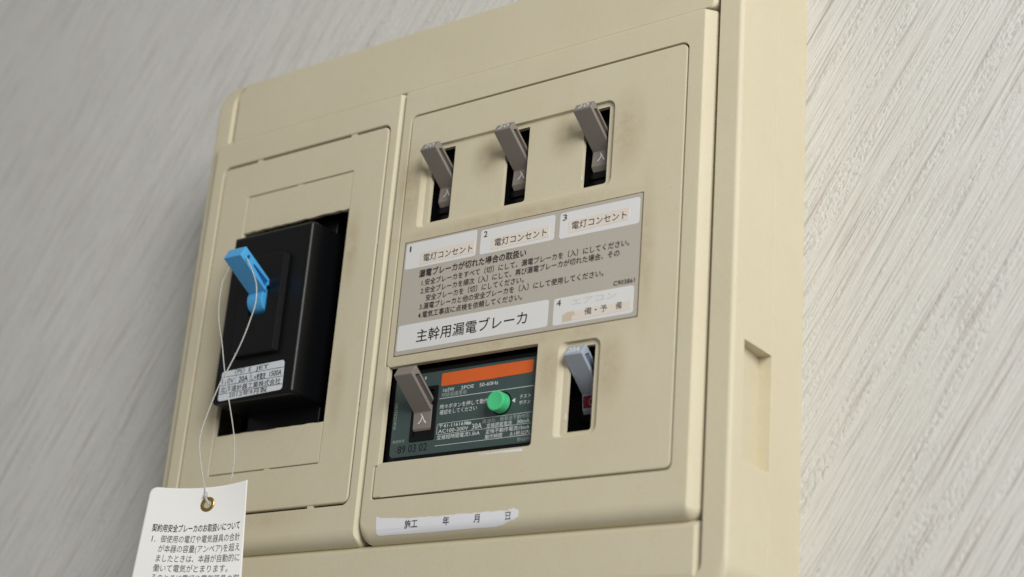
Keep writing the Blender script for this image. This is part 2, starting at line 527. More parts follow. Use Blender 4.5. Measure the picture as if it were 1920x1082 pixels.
# top and bottom fixed covers
prof = [(i, y + 2.7) for i, y in cover_prof(0.5, 1.7, 0.9, 0.3, back=7.7, deep=1.4)]
link('top_cover', slab(rect(-121.9, 157.6, 14.9, 47.1), [1, 3.0, 3, 8], prof, seg=7), 'beige', board)
prof = [([i[0], i[1], 2.6 * (1 - y / 2.6), i[3]] if isinstance(i, list) else i, y + 3.0) for i, y in cover_prof(4, 1.9, 1.6, .5, back=9, deep=2.6)]
link('bottom_cover', slab(rect(-122.6, 157.7, -222.0, -198.85), [1, 1, 1.0, 1], prof, seg=5), 'beige', board)

# left cover with the gap for the limiter plate
PA0, PA1, PZ0, PZ1 = -122.1, -12.6, -181.2, -0.7
hole = (rect(PA0, PA1, PZ0, PZ1), 4.0, hfil(0.5, 0.0, 3.2))
link('left_cover', slab(rect(-129.4, -6.2, -198.9, 13.7), [4.2, 1.2, 1.2, 2.0][:1] + [1.5, 1.5, 2.0], cover_prof(6.5, 2.0, 1.3, 0.7, zdeep=5.8, rdeep=2.2), [hole], seg=6), 'beige_left', board)
# limiter plate
NA0, NA1, NZ0, NZ1 = -102.2, -32.9, -161.3, -20.2
hole = (rect(NA0, NA1, NZ0, NZ1), 1.0, hfil(0.25, 0.15, 2.4))
pp = [(i, y + 0.15) for i, y in fil(0.7, 0, 2.2, 4)]
link('limiter_plate', slab(rect(PA0 + 0.95, PA1 - 0.85, PZ0 + 1.1, PZ1 - 1.1), 3.2, pp, [hole], seg=6), 'beige_left', board)
# knock-out webs that bridge the gaps
for (x0, x1, z0, z1) in ((-99.2, -96.3, PZ1 - 1.35, PZ1 + .1), (-37.3, -34.2, PZ1 - 1.35, PZ1 + .1), (-36.9, -33.8, PZ0 - .1, PZ0 + 1.35),
                        (-99.2, -96.3, PZ0 - .1, PZ0 + 1.35), (PA1 - 1.1, PA1 + .1, -61, -58.6), (PA1 - 1.1, PA1 + .1, -93, -90.6), (PA1 - 1.1, PA1 + .1, -140, -137.6)):
    link('knockout_web', box(bmesh.new(), x0, x1, 0.55, 2.0, z0, z1), 'beige_left', board, smooth=0)
# knock-out panels left above and below the cut opening: cut edges are a little ragged
def ragged(x0, x1, z, amp, n, up):
    pts = []
    for k in range(n + 1):
        pts.append((x0 + (x1 - x0) * k / n, z + random.uniform(-amp, amp)))
    return pts
cut = ragged(NA0 + .4, NA1 - .4, -39.7, 0.28, 22, True)
P = [(NA0 + .4, NZ1 - .5)] + cut + [(NA1 - .4, NZ1 - .5)]
link('knockout_panel', slab(P, 0.15, [(0.25, 0.3), (0.06, 0.42), (0, 0.7), (0, 2.2)], seg=1), 'beige_left', board)
cut = ragged(NA0 + .4, NA1 - .4, -142.2, 0.25, 22, True)
P = [(NA1 - .4, NZ0 + .5), (NA0 + .4, NZ0 + .5)][::-1] + cut[::-1]
link('knockout_panel', slab(P, 0.15, [(0.25, 0.3), (0.06, 0.42), (0, 0.7), (0, 2.2)], seg=1), 'beige_left', board)
for (x0, x1, z0, z1) in ((-66.4, -63.4, NZ0 - .1, NZ0 + .8), (-69, -66, NZ1 - .8, NZ1 + .1)):
    link('knockout_web', box(bmesh.new(), x0, x1, 0.55, 2.0, z0, z1), 'beige_left', board, smooth=0)

# right cover: frame of the device panel, window strip left of the earth leakage breaker
WX0, WX1, WZ0, WZ1 = 2.2, 81.5, -164.5, -122.2
P = [(0, 0), (0, -121.6), (WX0 + 4, -121.6), (WX0 + 4, -121.9), (WX0, -122.0), (WX0, WZ0), (WX0 + 4, WZ0 - .1), (WX0 + 4, -166.2), (0, -166.2), (0, -180.2), (147.1, -180.2), (147.1, 0)][::-1]
P = [(0.0, 0.0), (147.1, 0.0), (147.1, -180.2), (0.0, -180.2), (0.0, -165.6), (2.2, -165.6), (2.2, -121.3), (0.0, -121.3)]
hole = (P, [3.6, 3.4, 2.6, 1.2, 1.6, .5, .5, 2.6], [(-0.30, 0), (-0.12, .08), (0, .35), (0, 2.6)])
prof = cover_prof(6.5, 3.9, 1.3, 0.8, zdeep=5.8, rdeep=4.8)
link('right_cover', slab(rect(-5.1, 157.5, -198.9, 13.7), [5.5, 4.6, 1.5, 1.5], prof, [hole], seg=6), 'beige_front', board)

# device panel with the openings
gx = 0.75
P = [(gx, -gx), (gx, -121.0), (3.0, -121.9), (3.0, -121.95), (WX1, -121.95), (WX1, WZ0), (3.0, WZ0), (gx, -166.2), (gx, -180.2 + gx), (147.1 - gx, -180.2 + gx), (147.1 - gx, -gx)]
rad = [2.8, 2.2, .1, .1, .5, 1.3, .1, 1.6, .8, 2.6, 2.8]
SL = [(14.2, 26.7), (55.2, 67.7), (96.5, 109.0)]
SZ0, SZ1 = -55.5, -20.2
RP = rect(9.2, 112.1, -57.7, -18.1)
recess = (RP, [2.6, 3.6, 3.6, 3.6], [([-0.2, -0.5, -0.3, -0.2], 0.0), ([0.1, -.25, -.1, 0.2], 0.12), ([0.6, 0, 0.1, 1.9], 1.2), ([.8, .3, .2, 2.3], 1.5)])
RP4 = rect(92.0, 111.9, -162.8, -123.3)
recess4 = (RP4, [2.2, 3.2, 3.2, 3.2], [([-0.2, -0.5, -0.3, -0.2], 0.0), ([0.1, -.25, -.1, 0.2], 0.12), ([0.6, 0, 0.1, 1.9], 1.2), ([.8, .3, .2, 2.3], 1.5)])
bm = slab(P, rad, [(0.45, 0.0), (0.15, 0.12), (0, .45), (0, 2.6)], [recess, recess4], seg=5)
# floors of the two recesses, pierced by the lever slots
hs = [(rect(a_, b_, SZ0, SZ1), [0.1, 1.3, .5, .3], [(0, 1.5), (0, 3.6)]) for a_, b_ in SL]
def floor(RP, radii, ins, holes):
    b2 = slab(RP, radii, [(ins, 1.5), (ins, 1.501)], holes, seg=5)
    return b2
fl = floor(RP, [2.6, 3.6, 3.6, 3.6], [.8, .3, .2, 2.3], hs)
link('device_panel', bm, 'beige_front', board)
link('slot_recess_floor', fl, 'beige_front', board)
h4 = [(rect(96.4, 109.0, -160.6, -125.4), [0.1, 1.3, .6, .3], [(0, 1.5), (0, 3.6)])]
link('slot_recess_floor', floor(RP4, [2.2, 3.2, 3.2, 3.2], [.8, .3, .2, 2.3], h4), 'beige_front', board)

# torn flakes of paper still stuck to two slot edges
for x, z in ((96.45, -51.9), (96.35, -155.4)):
    link('paper_flake', polysheet([(x - .05, z), (x + .75, z + .1), (x + .5, z + .8), (x + .7, z + 1.5), (x + .3, z + 2.6), (x - .05, z + 2.4)], 1.42, 0.06), 'torn_paper', board)
# instruction label let into the panel
lab = link('instruction_label', sheet(4.7, 128.4, -117.0, -64.2, -0.06, 0.7, 0.2), 'taupe_sticker', board,
           label='taupe printed instruction label with white name fields')
gr = link('grubby_border', slab(rect(4.2, 129.0, -117.5, -63.8), 0.3, [(0.0, -0.02), (0, 0.1)], seg=2), 'grubby_edge', board)
for (x0, x1, z0, z1) in ((5.4, 44.8, -77.1, -64.9), (47.0, 85.8, -77.1, -65.7), (88.4, 127.4, -77.4, -65.8), (5.5, 85.6, -115.2, -103.4), (88.2, 126.6, -115.4, -103.7)):
    link('name_field', sheet(x0, x1, z0, z1, -0.12, 1.2, 0.1), 'white_sticker', lab)
def tilted(x0, x1, z0, z1, dz, y=-0.2):
    n = 14
    top = [(x0 + (x1 - x0) * k / n, z1 + dz * (k / n) + random.uniform(-.07, .07)) for k in range(n + 1)]
    bot = [(x0 + (x1 - x0) * k / n, z0 + dz * (k / n) + random.uniform(-.07, .07)) for k in range(n + 1)]
    return polysheet(bot + top[::-1], y, 0.1)
for x0, x1, z0, z1 in ((13.9, 44.1, -76.0, -70.2), (53.1, 83.3, -75.9, -70.5), (92.9, 122.6, -75.5, -70.0)):
    link('name_sticker', tilted(x0, x1, z0, z1, 0.6), 'cream_sticker', lab)
link('name_sticker', tilted(93.1, 125.9, -114.5, -110.6, 0.7), 'cream_sticker', lab, label='stained cream strip with half worn off lettering')
pts = [(93.2, -114.3), (93.0, -111.6), (95.5, -110.4), (98.6, -110.5), (99.3, -111.8), (97.6, -112.6), (97.9, -114.2)]
link('stain', polysheet(pts, -0.23, 0.02), 'stain_brown', lab)
Y = -0.26
text('1', 7.5, 8.3, -68.9, 2.7, Y, 'ink', lab); text('2', 48.7, 50.7, -69.3, 2.7, Y, 'ink', lab)
text('3', 89.9, 91.9, -69.4, 2.7, Y, 'ink', lab); text('4', 89.7, 91.9, -107.2, 2.7, Y, 'ink', lab)
for x0, x1, z in ((15.9, 43.0, -74.9), (55.0, 82.0, -74.7), (94.7, 121.3, -74.3)):
    text('電灯コンセント', x0, x1, z, 3.4, Y, 'ink_black', lab, 0.003)
text('漏電ブレーカが切れた場合の取扱い', 14.4, 72.2, -82.1, 3.3, Y, 'ink', lab, 0.012)
for b, x0, x1, z in (('1.安全ブレーカをすべて〔切〕にして、漏電ブレーカを〔入〕にしてください。', 16.4, 123.4, -86.3),
                     ('2.安全ブレーカを順次〔入〕にして、再び漏電ブレーカが切れた場合、その', 16.3, 118.9, -90.1),
                     ('安全ブレーカを〔切〕にしてください。', 19.6, 72.1, -93.8),
                     ('3.漏電ブレーカと他の安全ブレーカを〔入〕にして使用してください。', 16.6, 111.8, -97.5),
                     ('4.電気工事店に点検を依頼してください。', 16.2, 71.9, -101.4)):
    text(b, x0, x1, z, 2.75, Y, 'ink', lab, 0.003)
text('C903861', 116.9, 126.9, -102.6, 1.9, Y, 'ink', lab)
text('主幹用漏電ブレーカ', 16.5, 75.2, -112.4, 5.4, Y, 'ink_black', lab, 0.002)
text('備・予', 103.7, 114.6, -113.0, 2.9, Y, 'ink', lab); text('備', 118.6, 121.4, -112.9, 2.9, Y, 'ink', lab)
text('エアコン', 97.0, 118.5, -108.0, 2.9, Y + .1, 'faint_ink', lab)

# torn date strip low on the right cover
pts = [(4.3, -187.9), (8.9, -188.9), (16.7, -189.3), (23.7, -189.6), (32.4, -189.9), (36.0, -189.9), (41.4, -190.0), (46.4, -189.9), (54.7, -190.0), (65.1, -190.1), (72.6, -190.1), (75.4, -189.6), (78.2, -190.4), (77.9, -193.2), (75.9, -194.2), (73.5, -194.6), (70.5, -195.7), (66.8, -196.2), (55.4, -196.0), (38.8, -196.1), (26.2, -196.1), (15.8, -195.9), (9.9, -195.9), (6.0, -196.0), (5.0, -195.1)]
fine_pts = []
for i in range(len(pts)):
    a_, b_ = pts[i], pts[(i + 1) % len(pts)]
    k = 5 if i < 13 else 2
    for j in range(k):
        f = j / k; am = 0.22 if i < 13 else 0.06
        fine_pts.append((a_[0] + (b_[0] - a_[0]) * f, a_[1] + (b_[1] - a_[1]) * f + (random.uniform(-am, am) if j or i < 13 else 0)))
fine_pts = fine_pts[::-1]
bm = bmesh.new()
# the strip hugs the cover, including where its lower edge starts to round away
def cover_y(z):
    t = (-192.4 - z) / 6.5
    return 0 if t <= 0 else 5.8 * (1 - math.sqrt(max(0, 1 - t * t)))
bm = slab(fine_pts, 0.0, [(0.02, -0.10), (0, -0.07), (0, 0.05)], seg=1)
bmesh.ops.subdivide_edges(bm, edges=bm.edges, cuts=1)
for q in bm.verts: q.co.y += cover_y(q.co.z)
strip = link('date_strip', bm, 'torn_paper', board, label='torn white paper strip for the installation date', smooth=0)
def dt(b, x0, x1, z, h):
    bm = text_bm(b, x0, x1, z, h, lambda u, v: Vector((u, -0.16 + cover_y(v), v)), 0.012)
    link('lettering', bm, 'ink_black', strip, smooth=0)
dt('施', 20.3, 23.6, -193.9, 3.3); dt('工', 23.9, 27.2, -193.9, 3.3)
dt('年', 40.4, 43.8, -193.9, 3.3); dt('月', 56.3, 59.2, -194.0, 3.3); dt('日', 72.0, 74.5, -194.0, 3.2)
for pts in ([(56.0, -166.0), (56.0, -165.8), (60, -165.7), (70, -165.5), (77.7, -165.4), (77.7, -166.6), (72, -166.35), (66, -166.15), (60, -166.1)],):
    link('paper_remnant', polysheet(pts[::-1], -0.06, 0.05), 'torn_paper', board)
for pts in ([(5.0, -179.6), (78, -179.1), (100, -179.0), (100, -178.6), (76, -178.5), (75, -178.1), (40, -178.4), (5, -178.9)],):
    link('tape_remnant', polysheet(pts, -0.05, 0.03), 'beige_front', board)

# ------------------------------------------------------------------ breakers
SIDE = lambda sgn: (lambda u, v, d: Vector((sgn * d, u, v)))
def lever_bm(pts, rad, w, slots, xc, depth=2.6, fl=0.45):
    """profile in (y, z), extruded across x; pockets cut into both cheeks"""
    mp = lambda u, v, d: Vector((xc + w / 2 - d, u, v))
    prof = [(fl, 0.0), (fl * .3, fl * .3), (0.0, fl), (0.0, w - fl), (fl * .3, w - fl * .3), (fl, w)]
    hl = [(p, r, [(-0.15, 0.0), (0, 0.15), (0.0, depth)], False) for p, r in slots]
    bm = slab(pts, rad, prof, hl, mp=mp, cap_back=True, seg=4)
    return bm
def pocket_bm(slots, xc, w, depth):
    bm = bmesh.new()
    mp = lambda u, v, d: Vector((xc + w / 2 - d, u, v))
    for p, r in slots:
        slab(p, r, [(-0.05, depth - 0.05), (-0.05, depth)], (), mp=mp, bm=bm, seg=4)
    return bm
def along(A, B, s, t):
    """point s mm from A along A->B and t mm to the inner side (towards +z)"""
    A, B = Vector(A), Vector(B); d = (B - A).normalized(); n = Vector((-d.y, d.x))
    if n.y < 0: n = -n
    p = A + d * s + n * t
    return (p.x, p.y)

def small_breaker(xc, tipA, tipB, G, F, xlev, lever_mat, slot_mat, zc, body_y, name_label, w=9.0, group=None):
    root = thing('circuit_breaker', (xc, body_y, zc), name_label, 'circuit breaker', group)
    # body: black moulding behind the slot with a raised collar round the lever pivot
    bm = slab(rect(xc - 12.2, xc + 12.2, zc - 26, zc + 24), 1.0, fil(0.6, body_y, 40.5, 3), seg=3)
    link('body', bm, 'black_plastic', root)
    link('pivot_ledge', slab(rect(xlev - 5.4, xlev + 5.4, F[1] - 5.2, F[1] - 2.2), 0.4, fil(0.3, body_y - 1.2, body_y + .1, 2), seg=2), 'black_plastic', root)
    dA = Vector(G) - Vector(tipA); L = dA.length; d = dA / L
    up = Vector(tipB) + d * (L + 1.5)
    pts = [tipA, G, F, (F[0] + 1.6, F[1] - 2.0), (body_y + 3, F[1] - 2.4), (body_y + 3, up.y - 1.0), (up.x, up.y), tipB]
    rad = [0.5, 0.5, .3, .5, .2, .2, .5, 0.6]
    th = abs((Vector(tipB) - Vector(tipA)).dot(Vector((-d.y, d.x))))
    sl = [([along(tipA, G, 2.0, 1.6), along(tipA, G, L * 0.86, 1.6), along(tipA, G, L * 0.98, th - 1.05), along(tipA, G, 3.0, th - 1.05)], 0.25)]
    lev = link('lever', lever_bm(pts, rad, w, sl, xlev, 1.0, 0.32), lever_mat, root, smooth=40)
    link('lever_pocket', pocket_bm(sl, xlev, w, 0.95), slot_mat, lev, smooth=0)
    return root, lev

def on_face(A, B, inset_n, xc):
    """mapping for print on the face that runs from A (v=0) towards B in the (y,z) plane"""
    A, B = Vector(A), Vector(B); d = (B - A).normalized(); n = Vector((-d.y, d.x))
    if n.x > 0: n = -n
    return lambda u, v: Vector((xc + u, A.x + d.x * v + n.x * inset_n, A.y + d.y * v + n.y * inset_n))

Z0s = -38.0
labels3 = ['left grey-brown toggle breaker marked 20 above the white field numbered 1',
           'middle grey-brown toggle breaker marked 20 above the white field numbered 2',
           'right grey-brown toggle breaker marked 20 above the white field numbered 3']
A_, B_, G_, F_ = (-10.3, -25.3), (-7.7, -21.1), (6.2, -37.4), (5.7, -44.3)
brk, lev = small_breaker(20.45, A_, B_, G_, F_, 20.45, 'lever_grey', 'lever_slot', Z0s, 8.0, labels3[0], group='toggle breakers in the upper row')
mp = on_face(F_, G_, 0.04, 20.45)
link('lettering', text_bm('入', -1.8, 2.0, 2.2, 3.8, mp, 0.012), 'white_ink', lev, smooth=0)
mp = on_face(A_, B_, 0.04, 20.45)
link('lettering', text_bm('20', -2.9, 2.6, 1.2, 2.6, mp, -0.004), 'white_ink', lev, smooth=0)
def copy_tree(o, parent=None):
    c = o.copy(); scene.collection.objects.link(c); c.parent = parent
    for ch in list(o.children): copy_tree(ch, c)
    return c
for i, x in ((1, 61.45), (2, 102.75)):
    c = copy_tree(brk); c.location = Vector((x, 8.0, Z0s)) * S; c['label'] = labels3[i]

# fourth, blue-grey switch
A4, B4, G4, F4 = (-3.6, -130.1), (-0.5, -125.4), (11.6, -142.3), (12.2, -148.3)
b4, l4 = small_breaker(102.3, A4, B4, G4, F4, 101.4, 'lever_bluegrey', 'bluegrey_slot', -143.5, 13.5,
                       'blue-grey toggle breaker marked 20A in its own slot right of the green test button')
mp = on_face(A4, B4, 0.04, 101.4)
link('lettering', text_bm('20A', -3.4, 2.8, 1.3, 3.0, mp, 0.008), 'white_ink', l4, smooth=0)
mp = on_face(F4, G4, 0.04, 101.4)
rp = bmesh.new()
rp.faces.new([rp.verts.new(mp(u, v)) for u, v in ((-4.0, 0.5), (4.2, 0.5), (4.2, 5.6), (-4.0, 5.6))])
link('red_mark', rp, 'red_print', l4, smooth=0)
mp = on_face(F4, G4, 0.08, 101.4)
link('lettering', text_bm('O', -1.4, 1.8, 1.3, 3.4, mp, 0.0, ref='0'), 'pink_ink', l4, smooth=0)

# ---- earth leakage breaker in the wide window
rcd = thing('earth_leakage_breaker', (41, 8, -143), 'dark green earth leakage breaker with orange strip and green test button', 'breaker')
bm = slab(rect(1.2, 84, -168.0, -122.75), 1.4, [(0.75, 4.5), (.45, 4.6), (.1, 5.0), (0, 5.6), (0, 7.0), (-1.6, 7.1), (-1.6, 40.5)], seg=4)
link('body', bm, 'black_plastic', rcd)
bm = slab(rect(4.1, 81.0, -161.7, -125.4), [2.2, 2.2, .8, .8], [(0.12, 4.12), (0.03, 4.18), (0, 4.3), (0, 4.45)], [(rect(14.9, 27.7, -155.2, -132.1), 0.6, [(0, 4.12), (0, 4.45)])], seg=5)
plate = link('rating_plate', bm, 'green_plate', rcd)
Y = 4.08
pts = [(29.3, -132.6), (34, -132.5), (40, -132.55), (48, -132.45), (56, -132.5), (60, -132.35), (66, -132.3), (72, -132.25), (77.0, -132.1), (77.3, -126.7), (60, -126.65), (45, -126.7), (29.4, -126.75)]
link('orange_strip', slab(pts, [.7, .1, .1, .1, .1, .1, .1, .1, .8, .8, .1, .1, .7], [(0.03, 3.98), (0, 4.02), (0, 4.15)], seg=3), 'orange_sticker', plate)
T = lambda b, x0, x1, z, h, m='white_ink', bo=0.0, ref=None: text(b, x0, x1, z, h, Y, m, plate, bo, ref)
T('1φ2W', 30.6, 36.6, -135.2, 1.55); T('2POE', 40.2, 47.0, -135.2, 1.55); T('50-60Hz', 50.0, 59.8, -135.2, 1.55)
T('地絡保護専用', 30.0, 43.3, -137.5, 1.9, 'dim_white_ink')
T('時々ボタンを押して動作', 29.8, 55.4, -142.7, 1.95); T('確認をしてください', 29.9, 49.6, -145.2, 1.95)
tri = bmesh.new(); tri.faces.new([tri.verts.new((x, Y, z)) for x, z in ((67.6, -143.2), (69.2, -144.2), (69.2, -142.2))])
link('arrow_mark', tri, 'white_ink', plate, smooth=0)
T('テスト', 71.4, 77.0, -142.9, 1.7); T('ボタン', 71.3, 77.0, -145.4, 1.7)
T('〒41-11616', 30.3, 43.2, -151.0, 1.5, ref='0'); T('Nito', 43.8, 47.3, -151.0, 1.5, bo=0.03)
T('AC100-200V', 30.1, 46.0, -153.2, 1.55); T('30A', 47.9, 53.0, -153.3, 2.3)
T('定格短時間電流1.5kA', 29.7, 52.2, -156.1, 1.9)
T('高速形', 53.2, 60.0, -151.5, 1.8, 'dim_white_ink'); T('衝撃波不動作形', 62.2, 77.1, -151.4, 1.8, 'dim_white_ink')
T('定格感度電流', 55.5, 68.4, -153.6, 1.8); T('30mA', 70.9, 77.2, -153.3, 1.5)
T('定格不動作電流15mA', 55.3, 77.4, -156.1, 1.8); T('動作時間', 55.2, 63.9, -158.3, 1.8); T('0.1秒以内', 68.0, 77.6, -158.3, 1.8)
T('秒以内', 71.7, 77.9, -160.9, 1.6, 'dim_white_ink')
T('89 03 02', 8.6, 24.7, -160.0, 3.3, 'stamp_ink', 0.0)
T('製造年月', 5.4, 11.7, -155.3, 1.3, 'dim_white_ink')
T('9', 19.8, 20.9, -128.6, 1.6)
bm = text_bm('016CC5219H', 0, 11.4, 0, 1.5, lambda u, v: Vector((6.3 - v, Y, -148.9 + u)))
link('lettering', bm, 'dim_white_ink', plate, smooth=0)
t = 0.11
bars('rule_line', [(29.1, 78.6, -138.0 - t, -138.0 + t), (28.9, 78.6, -158.55 - t * .8, -158.55 + t * .8), (30.2, 78.2, -149.1 - t * .7, -149.1 + t * .7), (30.2, 78.2, -153.75 - t * .7, -153.75 + t * .7),
                   (29.2, 29.4, -152.9, -149.9)], Y, 'white_ink', plate)
bm = bmesh.new()
for cx, cz, a0 in ((30.2, -150.0, 90), (30.2, -152.85, 180)):
    pr = None
    for k in range(7):
        an = math.radians(a0 + 90 * k / 6)
        cur = [bm.verts.new((cx + r_ * math.cos(an), Y, cz + r_ * math.sin(an))) for r_ in (0.80, 0.98)]
        if pr: bm.faces.new((pr[0], pr[1], cur[1], cur[0]))
        pr = cur
link('rule_line', bm, 'white_ink', plate, smooth=0)
# black toggle surround with a slot
bm = slab(rect(14.4, 28.2, -155.7, -131.6), 0.9, [(0.35, 3.75), (.1, 3.85), (0, 4.1), (0, 4.3)],
          [(rect(15.7, 26.1, -153.8, -133.3), 0.5, [(0, 3.75), (0, 5.6)], True)], seg=4)
link('toggle_surround', bm, 'matt_black', rcd)
Ar, Br, Gr, Fr = (-11.6, -130.8), (-9.0, -126.3), (3.7, -143.0), (3.9, -150.0)
dA = (Vector(Gr) - Vector(Ar)); L_ = dA.length; d_ = dA / L_; up = Vector(Br) + d_ * (L_ + 1.5)
pts = [Ar, Gr, Fr, (5.4, -152.2), (7.0, -152.4), (7.0, up.y - 1.2), (up.x, up.y), Br]
th = abs((Vector(Br) - Vector(Ar)).dot(Vector((-d_.y, d_.x))))
sl = [([along(Ar, Gr, 1.8, 1.5), along(Ar, Gr, L_ * .88, 1.5), along(Ar, Gr, L_ * 1.0, th - 1.1), along(Ar, Gr, 3.0, th - 1.1)], 0.25)]
lr = link('lever', lever_bm(pts, [0.5, 0.5, .3, .5, .2, .2, .5, 0.6], 9.9, sl, 20.8, 1.0, 0.32), 'lever_grey', rcd, smooth=40)
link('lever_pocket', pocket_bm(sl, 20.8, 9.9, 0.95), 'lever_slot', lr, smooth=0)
link('lettering', text_bm('入', -2.2, 2.4, 1.9, 4.4, on_face(Fr, Gr, 0.04, 20.8), 0.012), 'white_ink', lr, smooth=0)
# test button
def lathe(bm, c, prof, seg=40):
    """prof: (radius, y) about an axis along y through c=(x, z)"""
    R = []
    for r, y in prof:
        R.append([bm.verts.new((c[0] + r * math.cos(2 * math.pi * k / seg), y, c[1] + r * math.sin(2 * math.pi * k / seg))) for k in range(seg)])
    for A, B in zip(R, R[1:]):
        for k in range(seg):
            bm.faces.new((A[k], A[(k + 1) % seg], B[(k + 1) % seg], B[k]))
    bm.faces.new(R[0])
    bmesh.ops.recalc_face_normals(bm, faces=bm.faces)
    return bm
BC = (62.3, -143.8)
link('button_socket', lathe(bmesh.new(), BC, [(0.1, 4.05), (5.0, 4.05), (5.15, 4.1), (5.2, 4.3)]), 'matt_black', rcd)
link('test_button', lathe(bmesh.new(), BC, [(0.1, -0.35), (2.6, -0.38), (3.2, -0.5), (3.75, -0.55), (4.1, -0.38), (4.28, 0.0), (4.32, 0.5), (4.36, 4.2)]), 'green_button', rcd)

# ---- black current limiter with the blue handle
lim = thing('current_limiter', (-67.5, 12, -90), 'glossy black current limiter with a blue handle and silver rating label', 'current limiter')
BX0, BX1, BZ0, BZ1 = -93.0, -42.1, -131.6, -48.6
prof = fil(2.4, -13.0, 41.0, 7)
hub_hole = (rect(-73.4, -61.6, -93.0, -76.5), 0.6, [(0, -13.0), (0, -3)], True)
link('body', slab(rect(BX0, BX1, BZ0, BZ1), [1.8, 1.8, 1.4, 1.4], prof, [hub_hole], seg=5), 'black_plastic', lim)
link('raised_face', slab(rect(-80.4, -54.4, -111.0, -63.0), 0.8, [(0.6, -16.2), (0.2, -16.1), (0, -15.7), (-0.5, -13.0)],
                         [(rect(-73.2, -61.8, -92.6, -76.7), 0.5, [(0, -16.2), (0, -13.0)])], seg=4), 'black_plastic', lim)
link('terminal_block', slab(rect(-90.5, -44.8, -152, -130.0), 0.8, fil(0.8, 9.0, 38, 3), seg=3), 'black_plastic', lim)
link('terminal_block', slab(rect(-88.5, -46.8, -48.9, -34.0), 0.8, fil(0.8, 8.0, 38, 3), seg=3), 'black_plastic', lim)
Ab, Bb, Gb = (-35.8, -71.0), (-33.0, -65.6), (-17.6, -81.9)
dA = (Vector(Gb) - Vector(Ab)); L_ = dA.length; d_ = dA / L_; th = abs((Vector(Bb) - Vector(Ab)).dot(Vector((-d_.y, d_.x))))
up = Vector(Bb) + d_ * (L_ + 1.0)
pts = [Ab, Gb, (-16.9, -82.0), (-16.9, up.y - 0.6), (up.x, up.y), Bb]
rad = [.5, .3, .2, .3, .3, .7]
hc = along(Ab, Gb, 4.3, th * 0.56)
circ = [(hc[0] + 1.05 * math.cos(2 * math.pi * k / 12), hc[1] + 1.05 * math.sin(2 * math.pi * k / 12)) for k in range(12)]
sl = [(circ, 0.1), ([along(Ab, Gb, 8.3, th * .48), along(Ab, Gb, L_ * .93, 1.3), along(Ab, Gb, L_ * 1.0, th - 1.3), along(Ab, Gb, 8.6, th * .62)], 0.3)]
lb = link('handle', lever_bm(pts, rad, 11.0, sl, -67.5, 1.5, 0.5), 'blue_plastic', lim, smooth=40)
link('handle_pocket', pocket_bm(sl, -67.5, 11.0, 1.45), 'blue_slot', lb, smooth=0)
hub = (-11.9, -84.9); hr = 6.3
circ = [(hub[0] + hr * math.cos(2 * math.pi * k / 40), hub[1] + hr * math.sin(2 * math.pi * k / 40)) for k in range(40)]
link('pivot_drum', lever_bm(circ, 0.05, 9.4, [], -68.2, 1.0, 0.5), 'blue_plastic', lb, smooth=40)
rl = link('rating_label', slab([(-88.3, -130.6), (-47.9, -129.5), (-48.5, -115.5), (-87.8, -116.4)], 1.5, [(0.03, -13.12), (0, -13.08), (0, -12.98)], seg=4), 'silver_label', lim)
Y = -13.17
t = 0.12
def RT(b, x0, x1, z, h, bo=0.0, ref=None): text(b, x0, x1, z, h, Y, 'ink_black', rl, bo, ref)
RT('〈PS〉E', -79.6, -69.0, -118.4, 1.9, 0.008, ref='0'); RT('JET', -66.2, -58.0, -118.4, 1.9, 0.008)
RT('110V', -86.9, -79.2, -122.6, 2.4); RT('20A', -76.2, -70.3, -122.7, 2.6, 0.02); RT('しゃ断電流', -68.1, -59.3, -123.0, 2.7, 0.012); RT('1500A', -56.8, -49.3, -122.5, 2.5, 0.015)
RT('北海道計器工業株式会社', -87.2, -49.3, -126.7, 2.7, 0.008); RT('2012年9月製', -81.4, -57.2, -129.6, 2.3, 0.006)
bm = bmesh.new()
for (x0, z0, x1, z1, w_) in ((-88.0, -119.2, -48.4, -119.0, t), (-88.1, -123.2, -48.2, -123.2, t), (-88.2, -127.2, -48.0, -126.9, t),
                             (-78.2, -123.2, -78.1, -119.1, 0), (-69.2, -123.2, -69.1, -119.1, 0), (-68.6, -123.2, -68.5, -119.1, 0)):
    if w_: q = ((x0, z0 - w_), (x1, z1 - w_), (x1, z1 + w_), (x0, z0 + w_))
    else: q = ((x0 - .07, z0), (x0 + .07, z0), (x0 + .07, z1), (x0 - .07, z1))
    bm.faces.new([bm.verts.new((a_, Y, b_)) for a_, b_ in q])
link('rule_line', bm, 'ink_black', rl, smooth=0)

# ------------------------------------------------------------------ hanging paper tag
def tag_P(s, t):
    """s 0..1 across, t mm down from the top edge"""
    def quad(a_, b_, c_, m):
        f0 = (s - m) * (s - 1) / (m * 1.0); f1 = s * (s - 1) / (m * (m - 1)); f2 = s * (s - m) / (1 - m)
        return a_ * f0 + b_ * f1 + c_ * f2
    top = quad(Vector((-89.0, -43.2, -177.6)), Vector((-63.2, -32.4, -177.4)), Vector((-45.7, -28.2, -174.6)), 0.575)
    bot = quad(Vector((-89.2, -45.8, -217.4)), Vector((-64.6, -34.2, -217.4)), Vector((-45.2, -24.6, -216.2)), 0.555)
    return top + (bot - top) * (t / 40.0)
TW, TH = 49.0, 62.0
tag = thing('paper_tag', (-63.2, -32.4, -184.6), 'white printed paper tag with a brass eyelet hanging by a nylon thread', 'tag')
bm = bmesh.new()
NX, NZ = 64, 80
ec = (0.575, 7.6)
grid = {}
rc = 3.2
def inside(u, v):
    if (u - ec[0] * TW) ** 2 + (v - ec[1]) ** 2 < 2.15 ** 2: return False
    return True
